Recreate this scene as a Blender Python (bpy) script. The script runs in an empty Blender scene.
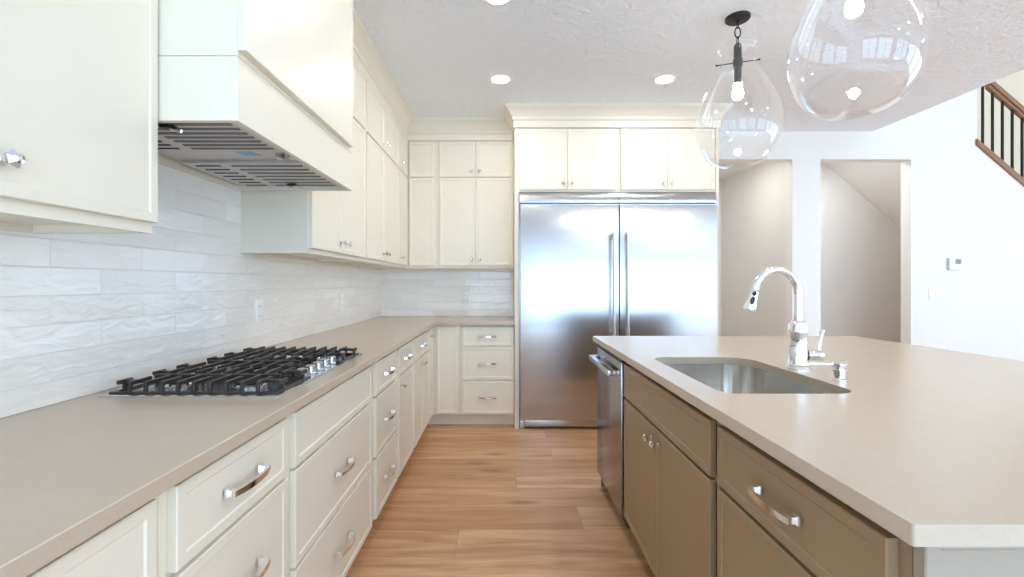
import bpy, bmesh, math, random
from mathutils import Vector, Matrix
PI = math.pi
random.seed(7)
sc = bpy.context.scene
COL = sc.collection

# ------------------------------------------------------------------ camera
CAM_Z = 1.235
cd = bpy.data.cameras.new('camera')
cam = bpy.data.objects.new('camera', cd)
COL.objects.link(cam)
cam.location = (0, 0, CAM_Z)
cam.rotation_euler = (PI / 2, 0, 0)
cd.sensor_width = 36
cd.sensor_fit = 'HORIZONTAL'
cd.lens = 36 * 455 / 1024
cd.shift_x = (512 - 503.5) / 1024
cd.shift_y = -(288.5 - 283.5) / 1024
cd.clip_start = 0.02
sc.camera = cam

# ------------------------------------------------------------------ colour management, world, daylight
vs = sc.view_settings
vs.view_transform = 'Standard'
vs.look = 'None'
vs.gamma = 1.0
vs.use_curve_mapping = False
vs.exposure = 0.45
sc.cycles.use_denoising = True
sc.cycles.max_bounces = 16
sc.cycles.diffuse_bounces = 10
sc.cycles.glossy_bounces = 6
sc.cycles.transparent_max_bounces = 16
sc.cycles.sample_clamp_indirect = 6.0
sc.cycles.caustics_reflective = False
sc.cycles.caustics_refractive = False

w = bpy.data.worlds.new('world')
sc.world = w
w.use_nodes = True
w.node_tree.nodes['Background'].inputs[0].default_value = (0.75, 0.87, 1.0, 1)
w.node_tree.nodes['Background'].inputs[1].default_value = 1.5

FRONT_Y, RIGHT_X, CEIL, HIGH = -3.0, 7.2, 2.735, 5.4
FRONT_WINDOWS = [(-0.95, 1.0, 0.30, 2.55), (1.2, 3.15, 0.30, 2.55), (3.85, 5.3, 0.30, 2.55), (5.5, 6.9, 0.30, 2.55),
                 (3.95, 6.9, 3.1, 4.9)]
RIGHT_WINDOWS = [(-2.6, -0.9, 0.5, 2.5), (-0.6, 1.1, 0.5, 2.5), (1.4, 3.1, 0.5, 2.5)]
DAY_FRONT, DAY_RIGHT = 2.8, 2.2         # radiance of the daylight in the windows
def daylight(cx, cy, cz, sx, sz, rz, rad, col):
    l = bpy.data.lights.new('window_daylight', 'AREA')
    l.shape = 'RECTANGLE'
    l.size, l.size_y = sx, sz
    l.energy = rad * PI * sx * sz
    l.color = col
    o = bpy.data.objects.new('window_daylight', l)
    COL.objects.link(o)
    o.location = (cx, cy, cz)
    o.rotation_euler = (PI / 2, 0, rz)
    return o
for x0, x1, z0, z1 in FRONT_WINDOWS:
    daylight((x0 + x1) / 2, FRONT_Y - 0.16, (z0 + z1) / 2, x1 - x0, z1 - z0, 0, DAY_FRONT, (0.41, 0.69, 1.0))
for y0, y1, z0, z1 in RIGHT_WINDOWS:
    daylight(RIGHT_X + 0.16, (y0 + y1) / 2, (z0 + z1) / 2, y1 - y0, z1 - z0, PI / 2, DAY_RIGHT, (0.66, 0.86, 1.0))
CAN_GLOW, BULB_GLOW, FILL_GLOW = 125.0, 40.0, 190.0         # emission of the ceiling lights, the pendant bulbs and the added fill lights

sl_ = bpy.data.lights.new('sun', 'SUN')      # falls only on the pale bounce surface added behind the camera
sl_.energy = 6.0
sl_.angle = math.radians(1.0)
sl_.color = (1.0, 0.98, 0.95)
sun = bpy.data.objects.new('sun', sl_)
COL.objects.link(sun)
sun.rotation_euler = (math.radians(40), 0, 0)

# ------------------------------------------------------------------ materials
class NT:
    def __init__(self, name):
        self.m = bpy.data.materials.new(name)
        self.m.use_nodes = True
        self.t = self.m.node_tree
        self.b = self.t.nodes['Principled BSDF']
        self.out = self.t.nodes['Material Output']
    def n(self, typ, **kw):
        nd = self.t.nodes.new(typ)
        for k, v in kw.items():
            setattr(nd, k, v)
        return nd
    def put(self, sock, v):
        if isinstance(v, bpy.types.NodeSocket):
            self.t.links.new(v, sock)
        elif v is not None:
            sock.default_value = v
    def math(self, op, a, b=None, c=None):
        nd = self.n('ShaderNodeMath', operation=op)
        self.put(nd.inputs[0], a); self.put(nd.inputs[1], b)
        if c is not None: self.put(nd.inputs[2], c)
        return nd.outputs[0]
    def mix(self, f, a, b, mode='MIX'):
        nd = self.n('ShaderNodeMix', data_type='RGBA', blend_type=mode)
        self.put(nd.inputs[0], f); self.put(nd.inputs[6], a); self.put(nd.inputs[7], b)
        return nd.outputs[2]
    def ramp(self, f, stops):
        nd = self.n('ShaderNodeValToRGB')
        e = nd.color_ramp.elements
        while len(e) > 1: e.remove(e[0])
        e[0].position, e[0].color = stops[0]
        for p, c in stops[1:]:
            x = e.new(p); x.color = c
        self.put(nd.inputs[0], f)
        return nd.outputs[0]
    def pos(self):
        return self.n('ShaderNodeNewGeometry').outputs['Position']
    def xyz(self, v):
        nd = self.n('ShaderNodeSeparateXYZ'); self.put(nd.inputs[0], v)
        return nd.outputs
    def vec(self, x, y, z):
        nd = self.n('ShaderNodeCombineXYZ')
        self.put(nd.inputs[0], x); self.put(nd.inputs[1], y); self.put(nd.inputs[2], z)
        return nd.outputs[0]
    def noise(self, v, scale, detail=3, rough=0.5, dist=0.0):
        nd = self.n('ShaderNodeTexNoise')
        self.put(nd.inputs['Vector'], v)
        nd.inputs['Scale'].default_value = scale
        nd.inputs['Detail'].default_value = detail
        nd.inputs['Roughness'].default_value = rough
        nd.inputs['Distortion'].default_value = dist
        return nd.outputs[0]
    def bump(self, h, strength, dist):
        nd = self.n('ShaderNodeBump')
        nd.inputs['Strength'].default_value = strength
        nd.inputs['Distance'].default_value = dist
        self.put(nd.inputs['Height'], h)
        self.put(self.b.inputs['Normal'], nd.outputs[0])
    def base(self, c): self.put(self.b.inputs['Base Color'], c)
    def set(self, **kw):
        for k, v in kw.items():
            self.put(self.b.inputs[k.replace('_', ' ')], v)

def rgb(r, g, b):     # sRGB 0-255 -> linear
    f = lambda c: c / 12.92 if c <= 0.04045 else ((c + 0.055) / 1.055) ** 2.4
    return (f(r / 255), f(g / 255), f(b / 255), 1)

def plain(name, col, rough=0.5, metal=0.0, var=0.03, vscale=6.0, spec=0.5):
    t = NT(name)
    nz = t.noise(t.pos(), vscale, 3)
    lo = tuple(c * (1 - var) for c in col[:3]) + (1,)
    hi = tuple(min(1, c * (1 + var)) for c in col[:3]) + (1,)
    t.base(t.mix(nz, lo, hi))
    t.set(Roughness=rough, Metallic=metal)
    t.b.inputs['Specular IOR Level'].default_value = spec
    return t.m

M = {}
M['cream'] = plain('cream_cabinet_paint', rgb(230, 223, 207), 0.38, var=0.01)
M['inside'] = plain('cabinet_inside', rgb(190, 178, 155), 0.6)
M['taupe'] = plain('taupe_cabinet_paint', rgb(149, 126, 98), 0.36, var=0.02)
M['end_daylit'] = plain('daylit_taupe_end_panel', rgb(162, 152, 137), 0.36, var=0.02)  # the island's taupe, with daylight sheen lightened into the colour
M['dark_kick'] = plain('dark_toe_kick', rgb(62, 50, 40), 0.6)
M['white_plastic'] = plain('white_plastic', rgb(240, 240, 238), 0.35, var=0.0)
M['grey_screen'] = plain('grey_screen', rgb(125, 130, 138), 0.3, var=0.0)
M['grey_plastic'] = plain('grey_plastic', rgb(190, 192, 196), 0.4, var=0.0)
M['slot_dark'] = plain('slot_dark', rgb(40, 40, 44), 0.7, var=0.0)
M['groove'] = plain('groove_grey', rgb(122, 118, 120), 0.6, var=0.0)
M['rubber'] = plain('dark_rubber', rgb(35, 35, 36), 0.5, var=0.0)
M['bronze'] = plain('black_bronze', rgb(52, 50, 48), 0.42, 0.6)
M['iron'] = plain('cast_iron', rgb(58, 53, 50), 0.36, 0.2, var=0.15, vscale=60)
M['black_metal'] = plain('black_metal', rgb(38, 34, 32), 0.45, 0.3)
M['blue_film'] = plain('blue_film', rgb(120, 165, 200), 0.35, var=0.1)
M['window_frame'] = plain('white_window_frame', rgb(236, 236, 234), 0.4, var=0.0)
M['chrome'] = plain('chrome', (0.86, 0.86, 0.87, 1), 0.07, 1.0, var=0.0)
M['satin'] = plain('satin_steel', (0.60, 0.60, 0.61, 1), 0.22, 1.0, var=0.02)

def wallpaint(name, col, bump=0.15):
    t = NT(name)
    t.base(t.mix(t.noise(t.pos(), 3, 2), col, tuple(c * 0.98 for c in col[:3]) + (1,)))
    t.set(Roughness=0.75)
    t.bump(t.noise(t.pos(), 120, 3), bump, 0.002)
    return t.m
M['wall'] = wallpaint('warm_white_wall', rgb(236, 234, 230))
M['hall'] = wallpaint('beige_wall', rgb(232, 230, 226))
M['bounce_floor'] = wallpaint('pale_bounce_floor', rgb(206, 213, 224), 0.6)

t = NT('textured_ceiling')
p = t.pos()
a = t.noise(p, 22, 4, 0.55, 0.6)
t.base(rgb(236, 241, 248))
t.set(Roughness=0.85)
k = t.ramp(a, [(0.42, (0, 0, 0, 1)), (0.58, (1, 1, 1, 1))])
t.bump(k, 0.5, 0.008)
M['ceiling'] = t.m

def steel(name, col, rough, aniso):
    t = NT(name)
    s = t.xyz(t.pos())
    nz = t.noise(t.vec(t.math('MULTIPLY', s[0], 3), t.math('MULTIPLY', s[1], 3), t.math('MULTIPLY', s[2], 260)), 1.0, 2)
    t.base(t.mix(nz, tuple(c * 0.97 for c in col) + (1,), tuple(col) + (1,)))
    t.set(Metallic=1.0, Roughness=rough, Anisotropic=aniso)
    tg = t.n('ShaderNodeTangent', direction_type='RADIAL', axis='Z')
    t.put(t.b.inputs['Tangent'], tg.outputs[0])
    return t.m
M['steel'] = steel('brushed_steel', (0.60, 0.625, 0.66), 0.25, 0.75)
M['steel_dark'] = steel('dishwasher_steel', (0.36, 0.35, 0.37), 0.18, 0.3)
M['sink_steel'] = steel('sink_steel', (0.80, 0.78, 0.75), 0.17, 0.2)
M['hood_steel'] = plain('hood_grey_steel', rgb(205, 201, 198), 0.4, 0.45, var=0.01)

def quartz():
    t = NT('quartz_worktop')
    p = t.pos()
    fine = t.noise(p, 240, 3, 0.6)
    soft = t.noise(p, 9, 4, 0.6)
    c = t.mix(soft, rgb(188, 170, 150), rgb(194, 177, 157))
    c = t.mix(t.ramp(fine, [(0.36, (1, 1, 1, 1)), (0.50, (0, 0, 0, 1))]), c, rgb(184, 171, 155))
    v = t.n('ShaderNodeTexVoronoi'); v.inputs['Scale'].default_value = 55
    t.put(v.inputs['Vector'], p)
    c = t.mix(t.ramp(v.outputs['Distance'], [(0.05, (0.25, 0.25, 0.25, 1)), (0.10, (0, 0, 0, 1))]), c, rgb(206, 196, 184))
    t.base(c)
    t.set(Roughness=0.24)
    return t.m
M['quartz'] = quartz()

def tiles(name, ax):
    t = NT(name)
    s = t.xyz(t.pos())
    u = t.math('SUBTRACT', s[ax], 1.2 if ax == 1 else 0.07)
    v = t.math('SUBTRACT', s[2], 0.9)
    vec = t.vec(u, v, 0.0)
    bk = t.n('ShaderNodeTexBrick', offset=0.5, offset_frequency=2)
    t.put(bk.inputs['Vector'], vec)
    bk.inputs['Color1'].default_value = (0, 0, 0, 1)
    bk.inputs['Color2'].default_value = (1, 1, 1, 1)
    bk.inputs['Mortar'].default_value = (0.5, 0.5, 0.5, 1)
    bk.inputs['Scale'].default_value = 1.0
    bk.inputs['Mortar Size'].default_value = 0.0016
    bk.inputs['Mortar Smooth'].default_value = 0.2
    bk.inputs['Bias'].default_value = 0.0
    bk.inputs['Brick Width'].default_value = 0.3048
    bk.inputs['Row Height'].default_value = 0.0756
    tone = bk.outputs['Color']
    mort = bk.outputs['Fac']
    # per-tile tone, broken up by a cloudy glaze
    off = t.vec(t.math('MULTIPLY', tone, 37.0), t.math('MULTIPLY', tone, 11.0), 0.0)
    va = t.n('ShaderNodeVectorMath', operation='ADD'); t.put(va.inputs[0], vec); t.put(va.inputs[1], off)
    pv = va.outputs[0]
    glaze = t.noise(pv, 10, 4, 0.55, 0.5)
    c = t.mix(tone, rgb(232, 226, 217), rgb(246, 243, 238))
    c = t.mix(t.math('MULTIPLY', glaze, 0.5), c, rgb(250, 249, 247))
    c = t.mix(mort, c, rgb(234, 231, 226))
    t.base(c)
    t.put(t.b.inputs['Roughness'], t.math('ADD', 0.09, t.math('MULTIPLY', mort, 0.4)))
    # hand-made waviness: long ripples along the tile plus a small tilt from tile to tile
    st = t.n('ShaderNodeVectorMath', operation='MULTIPLY'); t.put(st.inputs[0], pv); st.inputs[1].default_value = (1.0, 2.6, 1.0)
    rip = t.noise(st.outputs[0], 10, 2, 0.5, 0.7)
    h = t.math('ADD', t.math('MULTIPLY', rip, 0.9), t.math('MULTIPLY', t.math('SUBTRACT', 1.0, mort), 0.35))
    tilt = t.math('MULTIPLY', t.math('SUBTRACT', tone, 0.5), t.math('MULTIPLY', v, 3.0))
    h = t.math('ADD', h, tilt)
    t.b.inputs['IOR'].default_value = 1.65
    t.bump(h, 0.75, 0.006)
    return t.m
M['tile_left'] = tiles('glazed_tile_left', 1)
M['tile_back'] = tiles('glazed_tile_back', 0)

def planks():
    t = NT('oak_planks')
    s = t.xyz(t.pos())
    PW, PL = 0.228, 2.0
    ry = t.math('DIVIDE', t.math('SUBTRACT', s[1], 0.005), PW)
    row = t.math('FLOOR', ry)
    fy = t.math('SUBTRACT', ry, row)
    wn = t.n('ShaderNodeTexWhiteNoise', noise_dimensions='1D'); t.put(wn.inputs['W'], t.math('ADD', row, 3.0))
    rx = t.math('ADD', t.math('DIVIDE', s[0], PL), wn.outputs['Value'])
    colm = t.math('FLOOR', rx)
    fx = t.math('SUBTRACT', rx, colm)
    pid = t.n('ShaderNodeTexWhiteNoise', noise_dimensions='2D'); t.put(pid.inputs['Vector'], t.vec(row, colm, 0.0))
    r1 = pid.outputs['Value']
    r2 = t.xyz(pid.outputs['Color'])[1]
    sh = t.math('MULTIPLY', r1, 50.0)
    # long grain
    g1 = t.noise(t.vec(t.math('ADD', t.math('MULTIPLY', s[0], 1.2), sh), t.math('MULTIPLY', s[1], 11.0), r2), 1.5, 5, 0.55, 0.5)
    g2 = t.noise(t.vec(t.math('ADD', t.math('MULTIPLY', s[0], 3.0), sh), t.math('MULTIPLY', s[1], 110.0), 0.0), 1.4, 3, 0.6)
    base = t.mix(r1, rgb(232, 192, 150), rgb(204, 156, 112))
    c = t.mix(t.math('MULTIPLY', t.ramp(g1, [(0.30, (1, 1, 1, 1)), (0.66, (0, 0, 0, 1))]), 0.92), base, rgb(174, 124, 84))
    c = t.mix(t.math('MULTIPLY', t.ramp(g2, [(0.40, (1, 1, 1, 1)), (0.60, (0, 0, 0, 1))]), 0.15), c, rgb(150, 106, 72))
    # knots
    vo = t.n('ShaderNodeTexVoronoi'); vo.inputs['Scale'].default_value = 1.0
    t.put(vo.inputs['Vector'], t.vec(t.math('ADD', t.math('MULTIPLY', s[0], 1.5), sh), t.math('MULTIPLY', s[1], 5.5), 0.0))
    kn = t.ramp(vo.outputs['Distance'], [(0.02, (1, 1, 1, 1)), (0.19, (0, 0, 0, 1))])
    keep = t.math('GREATER_THAN', t.xyz(vo.outputs['Color'])[0], 0.35)
    c = t.mix(t.math('MULTIPLY', t.math('MULTIPLY', kn, keep), 0.75), c, rgb(96, 62, 40))
    # seams
    e1 = t.math('MINIMUM', fy, t.math('SUBTRACT', 1.0, fy))
    e2 = t.math('MINIMUM', fx, t.math('SUBTRACT', 1.0, fx))
    s1 = t.math('LESS_THAN', t.math('MULTIPLY', e1, PW), 0.0012)
    s2 = t.math('LESS_THAN', t.math('MULTIPLY', e2, PL), 0.0012)
    seam = t.math('MAXIMUM', s1, s2)
    c = t.mix(t.math('MULTIPLY', seam, 0.55), c, rgb(110, 74, 48))
    t.base(c)
    t.put(t.b.inputs['Roughness'], t.math('ADD', 0.34, t.math('MULTIPLY', g2, 0.12)))
    t.bump(t.math('SUBTRACT', t.math('MULTIPLY', g2, 0.3), seam), 0.2, 0.001)
    return t.m
M['planks'] = planks()

def rail_wood():
    t = NT('stained_rail_wood')
    s = t.xyz(t.pos())
    d = t.math('ADD', t.math('MULTIPLY', s[0], 0.757), t.math('MULTIPLY', s[2], -0.654))
    e = t.math('ADD', t.math('MULTIPLY', s[0], 0.654), t.math('MULTIPLY', s[2], 0.757))
    g = t.noise(t.vec(t.math('MULTIPLY', d, 3.0), s[1], t.math('MULTIPLY', e, 60.0)), 1.5, 4)
    t.base(t.mix(g, rgb(120, 84, 60), rgb(168, 128, 98)))
    t.set(Roughness=0.4)
    return t.m
M['rail'] = rail_wood()

def emit(name, col, s):
    t = NT(name)
    t.b.inputs['Base Color'].default_value = (0.9, 0.9, 0.9, 1)
    t.b.inputs['Emission Color'].default_value = col
    t.b.inputs['Emission Strength'].default_value = s
    return t.m
M['can_light'] = emit('lit_diffuser', (1.0, 0.975, 0.935, 1), CAN_GLOW)
M['fill_light'] = emit('lit_fill_diffuser', (0.97, 0.985, 1.0, 1), FILL_GLOW)  # glow of the fill lights added in the closet and stairwell
M['bulb'] = emit('lit_bulb', (1.0, 0.93, 0.82, 1), BULB_GLOW)

t = NT('clear_blown_glass')       # thin clear glass: mirror by Fresnel, otherwise see-through
t.t.nodes.remove(t.b)
lw = t.n('ShaderNodeLayerWeight'); lw.inputs['Blend'].default_value = 0.5
fac = t.math('MULTIPLY_ADD', t.math('POWER', lw.outputs['Facing'], 3.0), 0.80, 0.07)
tr = t.n('ShaderNodeBsdfTransparent'); tr.inputs[0].default_value = (0.985, 0.985, 0.985, 1)
gl = t.n('ShaderNodeBsdfGlossy'); gl.inputs['Roughness'].default_value = 0.0; gl.inputs[0].default_value = (1, 1, 1, 1)
mx = t.n('ShaderNodeMixShader')
t.put(mx.inputs[0], fac); t.put(mx.inputs[1], tr.outputs[0]); t.put(mx.inputs[2], gl.outputs[0])
t.put(t.out.inputs[0], mx.outputs[0])
M['glass'] = t.m

# ------------------------------------------------------------------ mesh helpers
class MB:
    def __init__(self, *mats):
        self.bm = bmesh.new()
        self.mats = mats
    def face(self, vs, m=0):
        try:
            f = self.bm.faces.new(vs); f.material_index = m
            return f
        except ValueError:
            return None
    def box(self, x0, x1, y0, y1, z0, z1, m=0, bev=0.0):
        r = bmesh.ops.create_cube(self.bm, size=1.0)
        vs = r['verts']
        for v in vs:
            v.co = Vector((x0 + (v.co.x + .5) * (x1 - x0), y0 + (v.co.y + .5) * (y1 - y0), z0 + (v.co.z + .5) * (z1 - z0)))
        fs = set(f for v in vs for f in v.link_faces)
        for f in fs: f.material_index = m
        if bev:
            es = list(set(e for v in vs for e in v.link_edges))
            bmesh.ops.bevel(self.bm, geom=es, offset=bev, segments=2, affect='EDGES', profile=0.6, material=m)
        return self
    def rings(self, rings, m=0, cap0=True, cap1=True, closed=True):
        """loft through rings of points"""
        rv = [[self.bm.verts.new(p) for p in r] for r in rings]
        n = len(rv[0])
        for a, b in zip(rv, rv[1:]):
            for i in range(n if closed else n - 1):
                j = (i + 1) % n
                self.face((a[i], a[j], b[j], b[i]), m)
        if cap0: self.face(list(reversed(rv[0])), m)
        if cap1: self.face(rv[-1], m)
        return self
    def prism(self, poly, axis, a, b, m=0):
        def P(p, t):
            return {'x': (t, p[0], p[1]), 'y': (p[0], t, p[1]), 'z': (p[0], p[1], t)}[axis]
        return self.rings([[P(p, a) for p in poly], [P(p, b) for p in poly]], m)
    def lathe(self, prof, o=(0, 0, 0), d=(0, 0, 1), seg=24, m=0, caps=True, flute=0.0):
        d = Vector(d).normalized(); o = Vector(o)
        u = d.orthogonal().normalized(); v = d.cross(u)
        rs = []
        for r, h in prof:
            r = max(r, 1e-5)
            rs.append([o + d * h + (u * math.cos(2 * PI * i / seg) + v * math.sin(2 * PI * i / seg)) * (r * (1 - flute * (i % 2))) for i in range(seg)])
        return self.rings(rs, m, caps, caps)
    def tube(self, pts, r, seg=12, m=0, caps=True, closed=False):
        pts = [Vector(p) for p in pts]
        n = len(pts)
        rad = r if isinstance(r, (list, tuple)) else [r] * n
        up = None; rs = []
        for i, p in enumerate(pts):
            if closed: tg = pts[(i + 1) % n] - pts[i - 1]
            else: tg = pts[min(i + 1, n - 1)] - pts[max(i - 1, 0)]
            tg.normalize()
            if up is None: up = tg.orthogonal().normalized()
            up = (up - tg * up.dot(tg)).normalized()
            sd = tg.cross(up)
            rs.append([p + (up * math.cos(2 * PI * k / seg) + sd * math.sin(2 * PI * k / seg)) * rad[i] for k in range(seg)])
        if closed: rs.append(rs[0])
        self.rings(rs, m, caps and not closed, caps and not closed)
        if closed: bmesh.ops.remove_doubles(self.bm, verts=self.bm.verts, dist=1e-6)
        return self

def finish(name, mb, parent=None, bevel=0.0, smooth=35, label=None, origin=None):
    bm = mb.bm
    bmesh.ops.recalc_face_normals(bm, faces=bm.faces)
    off = Vector((0, 0, 0))
    if parent is not None:
        off = Vector(parent['_o']) if '_o' in parent else off
    elif origin is not None:
        off = Vector(origin)
    if off.length: bmesh.ops.translate(bm, vec=-off, verts=bm.verts)
    me = bpy.data.meshes.new(name)
    bm.to_mesh(me); bm.free()
    for mt in mb.mats: me.materials.append(M[mt])
    if smooth:
        me.shade_smooth(); me.set_sharp_from_angle(angle=math.radians(smooth))
    o = bpy.data.objects.new(name, me)
    COL.objects.link(o)
    if parent is not None:
        o.parent = parent
        o['_o'] = list(off)
    elif origin is not None:
        o.location = origin
    if bevel:
        b = o.modifiers.new('edge', 'BEVEL'); b.width = bevel; b.segments = 2; b.limit_method = 'ANGLE'; b.angle_limit = math.radians(40)
        b.harden_normals = False
    if label: o['label'] = label
    return o

def thing(name, label, cat, loc, group=None):
    o = bpy.data.objects.new(name, None)
    COL.objects.link(o)
    o.empty_display_size = 0.1
    o.location = loc
    o['label'] = label; o['category'] = cat; o['_o'] = list(loc)
    if group: o['group'] = group
    return o
def tag(o, label, cat, group=None):
    o['label'] = label; o['category'] = cat
    if group: o['group'] = group
    return o
def struct(name, mb, smooth=0, bevel=0.0):
    o = finish(name, mb, smooth=smooth, bevel=bevel)
    o['kind'] = 'structure'
    return o

# ------------------------------------------------------------------ the room
WL, WB = -1.204, 4.49          # left wall face, back wall face
struct('floor', MB('planks').box(-1.35, 7.35, -.9, 6.3, -0.1, 0))
struct('floor_added_bounce', MB('bounce_floor').box(-1.35, 7.35, FRONT_Y - .15, -.901, -0.1, .004))  # unseen pale covering added to bounce sunlight up to the ceiling
struct('wall_left', MB('wall').box(-1.35, WL, FRONT_Y - .15, WB + .12, 0, 2.9))

SL = 0.86                       # fall of the stair per metre
def stair_z(x): return 2.588 - SL * (x - 4.67)
outline = [(WL, 0), (1.95, 0), (1.95, 2.46), (2.85, 2.46), (2.85, 0), (3.13, 0), (3.13, 2.46), (4.02, 2.46), (4.02, 0),
           (RIGHT_X, 0), (RIGHT_X, stair_z(RIGHT_X)), (4.67, stair_z(4.67)), (4.67, HIGH), (WL, HIGH)]
struct('wall_back', MB('wall').prism(outline, 'y', WB, WB + .115))

def holed_wall(name, axis, a, b, c0, c1, z0, z1, holes):
    """a wall slab made as one mesh around its window openings"""
    mb = MB('wall')
    cs = sorted(set([c0, c1] + [h[0] for h in holes] + [h[1] for h in holes]))
    zs = sorted(set([z0, z1] + [h[2] for h in holes] + [h[3] for h in holes]))
    for i in range(len(cs) - 1):
        for j in range(len(zs) - 1):
            mc, mz = (cs[i] + cs[i + 1]) / 2, (zs[j] + zs[j + 1]) / 2
            if any(h[0] < mc < h[1] and h[2] < mz < h[3] for h in holes): continue
            if axis == 'y': mb.box(cs[i], cs[i + 1], a, b, zs[j], zs[j + 1])
            else: mb.box(a, b, cs[i], cs[i + 1], zs[j], zs[j + 1])
    bmesh.ops.remove_doubles(mb.bm, verts=mb.bm.verts, dist=1e-5)
    struct(name, mb)
holed_wall('wall_front', 'y', FRONT_Y - .13, FRONT_Y, WL, RIGHT_X, 0, HIGH, FRONT_WINDOWS)
holed_wall('wall_right', 'x', RIGHT_X, RIGHT_X + .13, FRONT_Y - .13, 6.2, 0, HIGH, RIGHT_WINDOWS)
wn = 0
for hs, ax in ((FRONT_WINDOWS, 'y'), (RIGHT_WINDOWS, 'x')):
    for c0, c1, z0, z1 in hs:
        wn += 1
        mb = MB('window_frame')
        pl = FRONT_Y - .09 if ax == 'y' else RIGHT_X + .03
        def bar(ca, cb, za, zb):
            if ax == 'y': mb.box(ca, cb, pl, pl + .06, za, zb)
            else: mb.box(pl, pl + .06, ca, cb, za, zb)
        bar(c0, c0 + .06, z0, z1); bar(c1 - .06, c1, z0, z1); bar(c0 + .06, c1 - .06, z0, z0 + .06); bar(c0 + .06, c1 - .06, z1 - .06, z1)
        mid = (c0 + c1) / 2
        bar(mid - .035, mid + .035, z0 + .06, z1 - .06)
        struct('window_%d' % wn, mb)

struct('ceiling', MB('ceiling').box(WL, 3.645, FRONT_Y, WB, CEIL, 2.95))
struct('wall_upper', MB('wall').box(3.525, 3.645, FRONT_Y, WB, 2.95, HIGH))
struct('ceiling_high', MB('ceiling').box(3.5, RIGHT_X + .13, FRONT_Y - .13, 6.2, HIGH, HIGH + .12))
# hall, closet under the stair and the stairwell beyond the back wall
struct('wall_hall', MB('hall').prism([(1.70, WB + .116), (1.82, WB + .116), (1.82, 6.1), (2.93, 6.1), (2.93, WB + .116), (3.03, WB + .116), (3.03, 6.22), (1.70, 6.22)], 'z', 0, HIGH))
M['stairwell'] = wallpaint('cream_stairwell_wall', rgb(238, 228, 208))
struct('wall_stairwell', MB('stairwell').box(3.0305, RIGHT_X - .001, 5.62, 5.74, 0, HIGH))
struct('ceiling_hall', MB('hall').box(1.82, 2.93, WB + .116, 6.1, 2.62, 2.70))
def soffit_z(x): return 2.71 - SL * (x - 3.96)
struct('wall_closet', MB('hall').prism([(3.031, 0), (6.9, 0), (6.9, soffit_z(6.9)), (3.96, 2.7095), (3.031, 2.7095)], 'y', 5.600, 5.6195))
struct('ceiling_closet', MB('hall').prism([(3.031, 2.71), (3.96, 2.71), (6.9, soffit_z(6.9)), (6.9, soffit_z(6.9) + .2), (3.96, 2.91), (3.031, 2.91)], 'y', WB + .116, 5.6195))

# tiled splashbacks
struct('tile_backsplash', MB('tile_left').box(WL + .0005, WL + .009, 0.30, WB - .0005, 0.915, 1.75))
struct('tile_backsplash', MB('tile_back').box(WL + .0095, 0.094, WB - .009, WB - .0005, 0.915, 1.40))

# ------------------------------------------------------------------ hardware
class Fr:
    """a cabinet face: origin, direction along the face, direction out of the face"""
    def __init__(self, o, u, n):
        self.o, self.u, self.n = Vector(o), Vector(u), Vector(n)
    def p(self, a, z, d):
        return self.o + self.u * a + self.n * d + Vector((0, 0, z))
LEFT = lambda face: Fr((face, 0, 0), (0, 1, 0), (1, 0, 0))      # a = Y
BACK = lambda face: Fr((0, face, 0), (1, 0, 0), (0, -1, 0))     # a = X
ISLE = lambda face: Fr((face, 0, 0), (0, 1, 0), (-1, 0, 0))     # a = Y

T = 0.019
def slab(mb, fr, a0, a1, z0, z1, fw=0.023, t=T, rec=0.0032, m=0):
    def ring(i, d):
        return [fr.p(a0 + i, z0 + i, d), fr.p(a1 - i, z0 + i, d), fr.p(a1 - i, z1 - i, d), fr.p(a0 + i, z1 - i, d)]
    mb.rings([ring(0, 0.0005), ring(0, t - .002), ring(.002, t), ring(fw, t), ring(fw + .0035, t - rec)], m)
    return mb

def add_pull(fr, a, z, parent, L=0.150):
    """bow pull: two flared square feet and a flat bowed bar"""
    mb = MB('chrome')
    s = T
    def sq(aa, d, hw, hz): return [fr.p(aa - hw, z - hz, d), fr.p(aa + hw, z - hz, d), fr.p(aa + hw, z + hz, d), fr.p(aa - hw, z + hz, d)]
    for k in (-1, 1):
        aa = a + k * (L / 2 - .009)
        mb.rings([sq(aa, s + .0003, .009, .010), sq(aa, s + .004, .009, .010), sq(aa, s + .009, .0055, .0065), sq(aa, s + .026, .0055, .0065)])
    N = 14
    rs = []
    for i in range(N + 1):
        q = -1 + 2 * i / N
        aa = a + q * L / 2
        d = s + .022 + .011 * (1 - q * q)
        th, hz = .0028, .0062 + .001 * (1 - q * q)
        rs.append([fr.p(aa, z - hz, d - th), fr.p(aa, z + hz, d - th), fr.p(aa, z + hz, d + th), fr.p(aa, z - hz, d + th)])
    mb.rings(rs)
    return finish('handle', mb, parent, label='bowed chrome bar handle')

def add_knob(fr, a, z, parent, k=1.0):
    """faceted chrome knob on a short stem"""
    mb = MB('chrome')
    o = fr.p(a, z, T)
    mb.lathe([(.0085 * k, .0003), (.0085 * k, .003), (.0055 * k, .006), (.0048 * k, .014), (.009 * k, .017), (.0155 * k, .024), (.0155 * k, .028), (.009 * k, .034), (.004 * k, .0355)],
             o, fr.n, seg=12, flute=0.12)
    return finish('knob', mb, parent, smooth=12, label='faceted chrome knob')

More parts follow.
